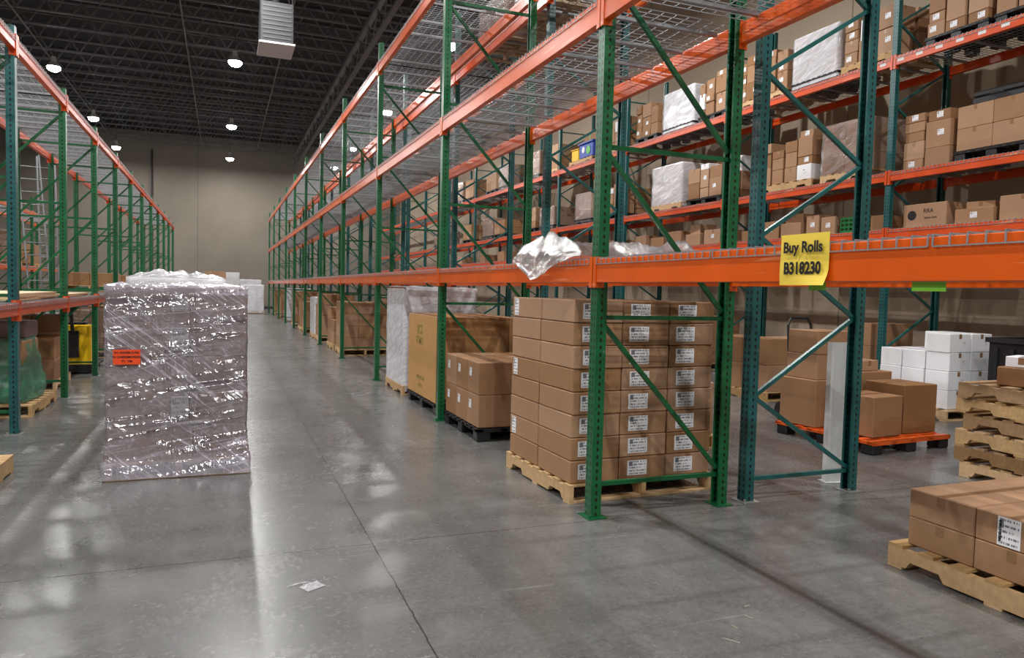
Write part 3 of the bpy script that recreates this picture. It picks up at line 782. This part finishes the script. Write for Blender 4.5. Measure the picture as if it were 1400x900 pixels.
# ---------------------------------------------------------------- goods on row E
L1, L2, L3 = 2.633, 3.483, 5.183
XE = 9.84
def eg(y, z, l, nx, ny, nz_, hh, film=None, mat=None, kind='black', seed=0, label=None, w=.96, drop=.0):
    load(XE, y, z, w, l, nx, ny, nz_, hh, 0, kind, film, mat or CARD, label or ('shrink-wrapped cartons on the wall rack' if film else 'brown boxes loaded on the wall rack'), seed=seed, drop=drop, group='pallet loads on the wall rack', one=(film is None))
def mixed(y, z, l, maxh, seed, kind='black', two=True):
    r_ = random.Random(seed)
    z0 = z
    if kind: pallet(XE, y, z, .96, l, 0, kind, 'pallet carrying assorted boxes on the wall rack'); z0 += .143
    yy = y-l/2+.01
    while yy < y+l/2-.15:
        wd = min(r_.uniform(.3, .5), y+l/2-yy)
        if y+l/2-(yy+wd) < .15: wd = y+l/2-yy-.005
        for side, (xc, dx) in enumerate(((XE-.245, .45), (XE+.245, .45))):
            h = 0; lim = maxh*r_.uniform(.7, 1.0)
            if side and not two: continue
            while h < lim-.1:
                hh = min(r_.choice((.14, .2, .26, .33, .38)), max(.12, lim-h))
                sh = r_.uniform(.86, .98)
                m_ = r_.choice((CARD, CARD, CARD2, CARD2, CARD, CARDW if r_.random() < .4 else CARD2))
                b = box(xc+r_.uniform(-.008, .008), yy+wd/2, z0+h, dx*sh, (wd-.014)*sh, hh-.003, r_.uniform(-.015, .015), m_, 'assorted cardboard box stacked on the wall rack', r_.choice('xy'), 'assorted boxes on the wall rack')
                if side == 0 and r_.random() < .5: add_label(b, .1, .08, r_.uniform(-.05, .05), hh*.55, 'L', dx*sh/2)
                h += hh
        yy += wd
# level 3
mixed(7.35, L3, .95, 1.0, 1); mixed(6.25, L3, 1.1, 1.05, 71); mixed(5.05, L3, 1.1, .9, 2); mixed(8.85, L3, 1.0, .95, 73, 'wood')
eg(9.95, L3, 1.05, 2, 3, 3, .26, FILMW, CARD, seed=4); mixed(11.25, L3, 1.3, .95, 31, 'wood'); mixed(12.75, L3, .95, .9, 5); eg(14.0, L3, 1.2, 2, 3, 3, .26, FILMW, CARDW, seed=6)
mixed(15.3, L3, 1.0, .9, 32); mixed(16.75, L3, 1.1, .8, 57, 'wood'); eg(20.8, L3, 1.1, 2, 2, 2, .36, mat=CARD, seed=8, kind='wood'); eg(22.2, L3, 1.1, 2, 2, 3, .25, FILM, seed=33)
eg(24.8, L3, 1.1, 2, 2, 2, .36, FILM, seed=9); eg(26.2, L3, 1.1, 2, 2, 2, .3, seed=34); eg(28.8, L3, 1.1, 2, 2, 2, .36, seed=10); eg(30.2, L3, 1.1, 2, 2, 3, .26, FILM, seed=44); eg(33, L3, 1.1, 2, 2, 2, .36, FILM, seed=11)
# level 2
eg(5.4, L2, .95, 2, 2, 4, .15, FILM, mat=CARD, seed=12); load(XE, 6.75, L2, .96, 1.05, 2, 2, 2, .3, 0, 'black', None, CARD, 'brown box marked for shipping on the wall rack', seed=13, group='boxes on the wall rack'); mixed(7.72, L2, .78, .85, 35, None)
eg(9.2, L2, 1.0, 2, 2, 3, .27, FILM, seed=15, kind='wood'); mixed(10.6, L2, 1.4, .85, 36, 'wood'); mixed(12.95, L2, 1.2, .85, 37); eg(14.35, L2, 1.2, 2, 3, 3, .29, FILMW, seed=16, kind='wood'); mixed(17.0, L2, 1.2, .8, 17); eg(18.5, L2, 1.0, 2, 2, 3, .24, FILM, seed=38)
eg(21.0, L2, 1.1, 2, 2, 2, .28, FILM, seed=18); eg(22.4, L2, 1.1, 2, 2, 3, .22, seed=39); eg(25.2, L2, 1.1, 2, 2, 2, .25, mat=CARD2, seed=19); eg(26.5, L2, 1.1, 2, 2, 3, .22, FILM, seed=49); eg(29, L2, 1.1, 2, 2, 2, .3, seed=21); eg(33.5, L2, 1.1, 2, 2, 2, .3, FILM, seed=22)
cs = thing('storage_case', 'dark grey moulded carrying case resting on brown boxes', 'case', (XE-.12, 6.75, L2+.143+.602), .05)
obj('body', MB().box((0, 0, .045), (.55, .7, .09)).mesh('body', DARKM, bevel=.015), parent=cs)
obj('lid', MB().box((0, 0, .135), (.55, .7, .08)).mesh('lid', BLACKP, bevel=.02), parent=cs)
obj('handle', MB().rod((-.285, -.08, .09), (-.31, -.08, .09), .01, 6).rod((-.285, .08, .09), (-.31, .08, .09), .01, 6).rod((-.31, -.09, .09), (-.31, .09, .09), .012, 6).mesh('handle', BLACKP), parent=cs)
bl = thing('blue_bin', 'blue plastic bin with green and white graphic on the wall rack', 'bin', (XE, 18.5, L3+.145), 0)
obj('body', MB().box((0, 0, .2), (.85, .85, .4)).mesh('body', BLUE, bevel=.03), parent=bl)
obj('rim', MB().box((0, 0, .42), (.9, .9, .05)).mesh('rim', BLUE, bevel=.01), parent=bl)
obj('graphic', MB().rod((-.426, -.15, .2), (-.435, -.15, .2), .12, 16).mesh('graphic', LIME), parent=bl)
obj('graphic', MB().rod((-.426, .15, .24), (-.435, .15, .24), .09, 16).mesh('graphic', CARDW), parent=bl)
yb = thing('yellow_tote', 'yellow plastic tote beside the blue bin on the rack', 'bin', (XE-.2, 19.2, L3+.145), .1)
obj('body', MB().box((0, 0, .16), (.45, .38, .32)).mesh('body', YEL, bevel=.02), parent=yb)
obj('rim', MB().box((0, 0, .33), (.49, .42, .03)).mesh('rim', YEL, bevel=.005), parent=yb)
bt = box(XE-.05, 18.45, L3+.596, .6, .6, .25, .1, CARD2, 'brown box with lime strapping on the blue bin')
obj('strap', MB().box((0, 0, .1275), (.604, .04, .252)).mesh('strap', LIME), parent=bt)
pallet(XE, 18.75, L3, .96, 1.4, 0, 'wood', 'wooden pallet under the blue bin')
rr = random.Random(11)
bx_ = box(9.62, 7.72, L1, .42, .68, .34, .03, CARD, 'brown box with printed logo and letters on the wall rack', 'y')
text(bx_, 'RRA', .085, (-.2125, -.06, .23), LEFT, INK, 'printed_marking')
obj('printed_emblem', MB().rod((-.2105, .2, .18), (-.2125, .2, .18), .07, 20).mesh('printed_emblem', INK), parent=bx_)
text(bx_, 'MEDIA GEAR', .035, (-.2125, -.1, .13), LEFT, INK, 'printed_marking')
for (yy, sy, sz, sx) in ((6.95, .55, .2, .5), (6.3, .6, .32, .5), (5.7, .5, .28, .5), (5.15, .45, .35, .5), (8.55, .28, .24, .4), (9.55, .32, .3, .4), (9.9, .3, .36, .4), (10.4, .5, .26, .45), (10.95, .45, .33, .4), (11.5, .5, .2, .4), (12.6, .6, .3, .5), (13.3, .5, .25, .5), (14, .5, .35, .5), (14.7, .5, .25, .5), (15.4, .5, .33, .5), (16.6, .6, .3, .5), (17.3, .6, .35, .5), (18.2, .6, .3, .5), (19.2, .6, .3, .5), (20.6, .6, .35, .5), (22, .7, .3, .5), (25, .7, .35, .5), (27, .6, .3, .5), (30, .6, .3, .5)):
    b = box(9.64, yy, L1, sx, sy, sz, rr.uniform(-.04, .04), CARD if rr.random() < .6 else CARD2, 'loose brown cardboard box on the wall rack', 'x' if rr.random() < .5 else 'y', 'loose boxes on the wall rack')
    if rr.random() < .5 and yy < 13: add_label(b, .1, .08, 0, sz*.55, 'L', sx/2)
box(9.66, 6.95, L1+.203, .4, .36, .09, .2, CARD, 'flat brown box lying on another on the wall rack')
box(9.66, 10.4, L1+.263, .36, .4, .16, .1, CARD2, 'small brown box lying on another on the wall rack')
box(9.66, 13.3, L1+.253, .4, .42, .2, -.1, CARD, 'small brown box lying on another on the wall rack')
def crate(x, y, z):
    h = thing('plastic_crate', 'green slotted plastic crate on the wall rack', 'crate', (x, y, z), .03)
    b = MB(); w, l, hh = .36, .48, .27
    for e in (-1, 1):
        for k in range(4):
            b.box((e*w/2, 0, .03+k*.07), (.012, l, .03)); b.box((0, e*l/2, .03+k*.07), (w, .012, .03))
        for k in range(7):
            b.box((e*w/2, -l/2+k*l/6, hh/2), (.016, .02, hh)); b.box((-w/2+k*w/6, e*l/2, hh/2), (.02, .016, hh))
    b.box((0, 0, .008), (w, l, .012))
    obj('body', b.mesh('body', simple('green_crate_plastic', C(20, 110, 54), .4)), parent=h)
crate(9.62, 9.03, L1)
load(4.26, 9.3, 5.283, .92, 1.2, 2, 2, 3, .3, 0, 'wood', FILM, CARD, 'shrink-wrapped cartons on the upper deck of the teal rack', seed=61)
load(4.26, 10.8, 5.283, .92, 1.2, 2, 2, 2, .3, 0, 'wood', FILM, CARD2, 'shrink-wrapped brown cartons on the upper deck of the teal rack', seed=62)

# ---------------------------------------------------------------- left side
pallet(-2.47, 10.3, 0, .92, 1.3, 0, 'wood', 'wooden pallet under green-wrapped goods')
gl = thing('green_wrapped_bundle', 'dark goods bundled in torn green stretch film on a pallet', 'pallet load', (-2.47, 10.3, .146))
cm_ = simple('dark_goods', C(100, 84, 74), .6, var=.3)
obj('contents', MB().box((-.02, 0, .2), (.66, .95, .4)).mesh('contents', cm_, bevel=.02), parent=gl)
obj('contents', MB().box((.08, -.05, .56), (.5, .75, .3)).mesh('contents', CARD2, bevel=.02), parent=gl)
obj('contents', MB().box((.1, .05, .82), (.45, .6, .2)).mesh('contents', CARDL, bevel=.02), parent=gl)
def green_drape(u, v):
    a = u*2*math.pi; k = v
    n = noise.fractal(Vector((math.cos(a)*2, math.sin(a)*2, v*4)), 1, 2, 4)
    r_ = (1-.2*k)*(1+.1*n); c_, s_ = math.cos(a), math.sin(a)
    q = max(abs(c_), abs(s_))**.75
    return (.41*c_/q*r_, .56*s_/q*r_, .01+k*.72+.05*n*k)
obj('stretch_film', crumple(60, 24, green_drape, FILMG), parent=gl)
for i in range(4):
    thing('plywood_board', 'pale plywood board lying on the wire deck', 'board', (-2.5, 9.95+.02*i+(0 if i % 2 else -.03), 1.336+i*.02), random.uniform(-.03, .03), me=MB().box((0, 0, .009), (1.0, 2.0, .018)).mesh('plywood_board', PLY), group='plywood boards')
for i in range(2):
    thing('plywood_board', 'pale plywood board lying on the wire deck', 'board', (-2.5, 12.4, 1.336+i*.02), random.uniform(-.03, .03), me=MB().box((0, 0, .009), (1.0, 1.9, .018)).mesh('plywood_board', PLY), group='plywood boards')
pallet(-2.13, 6.6, 0, 1.1, .72, 0, 'wood', 'empty light wooden pallet on the concrete floor')
load(-2.6, 12.5, 0, .8, 1.1, 2, 2, 3, .3, 0, 'wood', None, CARD2, 'dark brown boxes on a pallet under the green rack', seed=71, drop=.3, one=True)
for i, yy in enumerate((17.4, 19.9, 22.4, 27.4)):
    load(-2.5, yy, 0, .9, 1.1, 2, 2, 3, .28, 0, 'wood', None if i % 2 else FILM, CARD2, 'goods on a pallet under the green rack', seed=72+i, one=True)
for i, yy in enumerate((17.4, 22.4)):
    load(-2.5, yy, 1.333, .9, 1.1, 2, 2, 1, .25, 0, 'wood', None, CARD2, 'brown boxes on the lower deck of the green rack', seed=172+i, one=True, drop=.2)
def jack(x, y, r):
    h = thing('pallet_jack', 'yellow and black electric pallet jack parked beneath the green rack', 'pallet jack', (x, y, 0), r)
    pr = [(-.32, .12), (.0, .12), (.02, .5), (-.06, .82), (-.3, .82), (-.34, .6)]
    obj('body', MB().ext(pr, lambda p, q, t: (t, p, q), -.26, .26).mesh('body', YEL, bevel=.02), parent=h)
    obj('control_panel', MB().box((0, -.16, .84), (.36, .2, .04)).mesh('control_panel', BLACKP), parent=h)
    obj('vent', MB().box((-.06, -.345, .5), (.3, .02, .45)).mesh('vent', BLACKP), parent=h)
    obj('base_cover', MB().box((0, -.17, .09), (.56, .4, .14)).mesh('base_cover', BLACKP, bevel=.01), parent=h)
    fk = MB().box((0, .6, .08), (.16, 1.15, .05)).mesh('fork', DARKM, bevel=.01)
    for e in (-.17, .17): obj('fork', fk, (e, 0, 0), parent=h)
    obj('handle', MB().rod((0, -.3, .6), (0, -.5, 1.1), .03, 8).rod((-.14, -.52, 1.14), (.14, -.52, 1.14), .025, 8).box((0, -.51, 1.12), (.16, .06, .12)).mesh('handle', BLACKP), parent=h)
    wm = MB().rod((-.03, 0, 0), (.03, 0, 0), .06, 14).mesh('wheel', RUB)
    for p in ((-.17, 1.05), (.17, 1.05)): obj('wheel', wm, (p[0], p[1], .061), parent=h)
    obj('wheel', MB().rod((-.04, 0, 0), (.04, 0, 0), .1, 14).mesh('wheel', RUB), (0, -.2, .101), parent=h)
jack(-2.33, 14.35, 0)
def ladder(x, y, r, hh):
    h = thing('ladder', 'grey aluminium ladder standing tilted in the next aisle', 'ladder', (x, y, 0), r)
    rm = MB().rod((0, 0, 0.02), (-.3, .6, hh), .025, 4).mesh('rail', ALU)
    for e in (-.22, .22): obj('rail', rm, (e, 0, 0), parent=h)
    n = int(hh/.3)
    rg = MB().rod((-.2, 0, 0), (.2, 0, 0), .013, 6).mesh('rung', ALU)
    for k in range(1, n):
        t_ = k/n; obj('rung', rg, (-.3*t_, .6*t_, hh*t_), parent=h)
ladder(-4.0, 20.5, .2, 4.6); ladder(-4.4, 23.5, -.1, 5.0)
for i, yy in enumerate((13.5, 16.5, 19.5, 22.5, 25.5, 28.5, 31.5)):
    load(-6.75, yy, 2.013, .9, 1.1, 2, 2, 2+i % 2, .33, 0, 'wood', FILM if i % 2 else None, CARD2, 'goods on a rack in the next aisle', seed=80+i, one=True)
    load(-6.75, yy, 0, .9, 1.1, 2, 2, 3, .35, 0, 'wood', None, CARD, 'goods on the floor below a rack in the next aisle', seed=90+i, one=True)

# floor litter
thing('plastic_scrap', 'small crumpled scrap of clear plastic on the floor', 'litter', (.44, 3.85, .001), .5,
      me=crumple(10, 10, lambda u, v: ((u-.5)*.11, (v-.5)*.08, .003+.04*abs(noise.noise(Vector((u*6, v*6, 1))))*min(1, min(u, 1-u, v, 1-v)*5))))
thing('plastic_scrap', 'thin strip of clear plastic on the floor', 'litter', (.37, 3.9, .001), .3,
      me=crumple(10, 3, lambda u, v: ((u-.5)*.12, (v-.5)*.015, .003+.008*abs(noise.noise(Vector((u*9, v*6, 4)))))))
rr = random.Random(2)
SPL = simple('pale_wood_splinter', C(190, 180, 160), .8)
for i in range(4):
    thing('wood_splinter', 'thin pale wood splinter on the concrete floor', 'litter', (2.2+rr.uniform(-.3, .3), 2.65+rr.uniform(-.2, .3), .003), rr.uniform(0, 3), me=MB().box((0, 0, 0), (rr.uniform(.03, .08), .002, .003)).mesh('wood_splinter', SPL), group='wood splinters')

# ---------------------------------------------------------------- ceiling equipment
def heater(x, y, z):
    h = thing('unit_heater', 'grey gas unit heater hung from the roof joists', 'heater', (x, y, z))
    obj('housing', MB().box((0, 0, .45), (.72, 1.0, .9)).mesh('housing', HEATM, bevel=.015), parent=h)
    b = MB()
    for k in range(8): b.box((0, -.506, .1+k*.1), (.62, .01, .04))
    obj('louver', b.mesh('louver', HEATL), parent=h)
    obj('drain_pan', MB().box((0, 0, -.02), (.78, 1.1, .04)).mesh('drain_pan', GREYM), parent=h)
    obj('flue', MB().rod((0, .2, .9), (0, .2, 3.6), .09, 14).mesh('flue', HEATM), parent=h)
    rm = MB().rod((0, 0, .88), (0, 0, 10.7-.85-z), .01, 6).mesh('hanger_rod', DARKM)
    for a in (-.33, .33):
        for c in (-.45, .45): obj('hanger_rod', rm, (a, c, 0), parent=h)
heater(1.12, 18.2, 7.05)

LZ = 8.95
housing = MB().rod((0, 0, .05), (0, 0, .16), .2, 20, r2=.12).rod((0, 0, .16), (0, 0, .36), .09, 14, r2=.07).rod((0, 0, .0), (0, 0, .05), .22, 20, r2=.2).mesh('housing', GREYM)
lens = MB().rod((0, 0, -.14), (0, 0, -.08), .12, 20, r2=.2).rod((0, 0, -.08), (0, 0, 0), .2, 20, r2=.22).mesh('lens', LENS)
rodm = MB().rod((0, 0, .36), (0, 0, 10.7-.85-LZ), .012, 6).mesh('hanger_rod', DARKM)
def lamp(x, y, p=370):
    if y > 14:
        h = thing('high_bay_light', 'bright round high-bay light hanging from the roof joists', 'ceiling light', (x, y, LZ), group='high-bay lights')
        obj('housing', housing, parent=h); obj('lens', lens, parent=h); obj('hanger_rod', rodm, parent=h)
    ld = bpy.data.lights.new('lamp_light', 'AREA'); ld.shape = 'DISK'; ld.size = .2; ld.energy = p*(.8 if y > 35 else 1); ld.color = (1, .985, .965)
    lo = bpy.data.objects.new('lamp_light', ld); lo.location = (x, y, LZ-.16); SC.objects.link(lo)
    if y > 5:
        l2 = bpy.data.lights.new('joist_fill_light', 'POINT'); l2.energy = 8; l2.shadow_soft_size = .2; l2.color = (1, .99, .98)  # extra point light added below each lamp position to brighten the roof joists
        lo2 = bpy.data.objects.new('joist_fill_light', l2); lo2.location = (x, y, LZ-.4); SC.objects.link(lo2)
for x, ys_ in ((-5.5, (-8, 1, 10, 20, 30, 38.4, 46)), (.35, (-8, -3, 6.3, 16.2, 26.5, 37.2, 46.7)), (6.4, (-8, 2.5, 12, 21.7, 31, 40, 46.8)), (-11.5, (5, 20, 35))):
    for y in ys_: lamp(x, y)

w = bpy.data.worlds.new('World'); bpy.context.scene.world = w; w.use_nodes = True
w.node_tree.nodes['Background'].inputs[0].default_value = (.5, .52, .56, 1); w.node_tree.nodes['Background'].inputs[1].default_value = .1
try:
    bpy.context.scene.view_settings.view_transform = 'Standard'
except Exception as e: print('view', e)

# ---------------------------------------------------------------- camera
th, p, r = math.radians(21.6), math.radians(3.0), math.radians(1.4)
F = Vector((math.sin(th)*math.cos(p), math.cos(th)*math.cos(p), -math.sin(p)))
R0 = Vector((math.cos(th), -math.sin(th), 0)); U0 = R0.cross(F)
Rc = R0*math.cos(r)+U0*math.sin(r); Uc = U0*math.cos(r)-R0*math.sin(r)
cd = bpy.data.cameras.new('camera'); cam = bpy.data.objects.new('camera', cd); SC.objects.link(cam)
mw = Matrix((Rc, Uc, -F)).transposed().to_4x4(); mw.translation = Vector((0, 0, 1.57)); cam.matrix_world = mw
cd.sensor_width = 36; cd.lens = 36*1000/1400; cd.clip_end = 200
bpy.context.scene.camera = cam
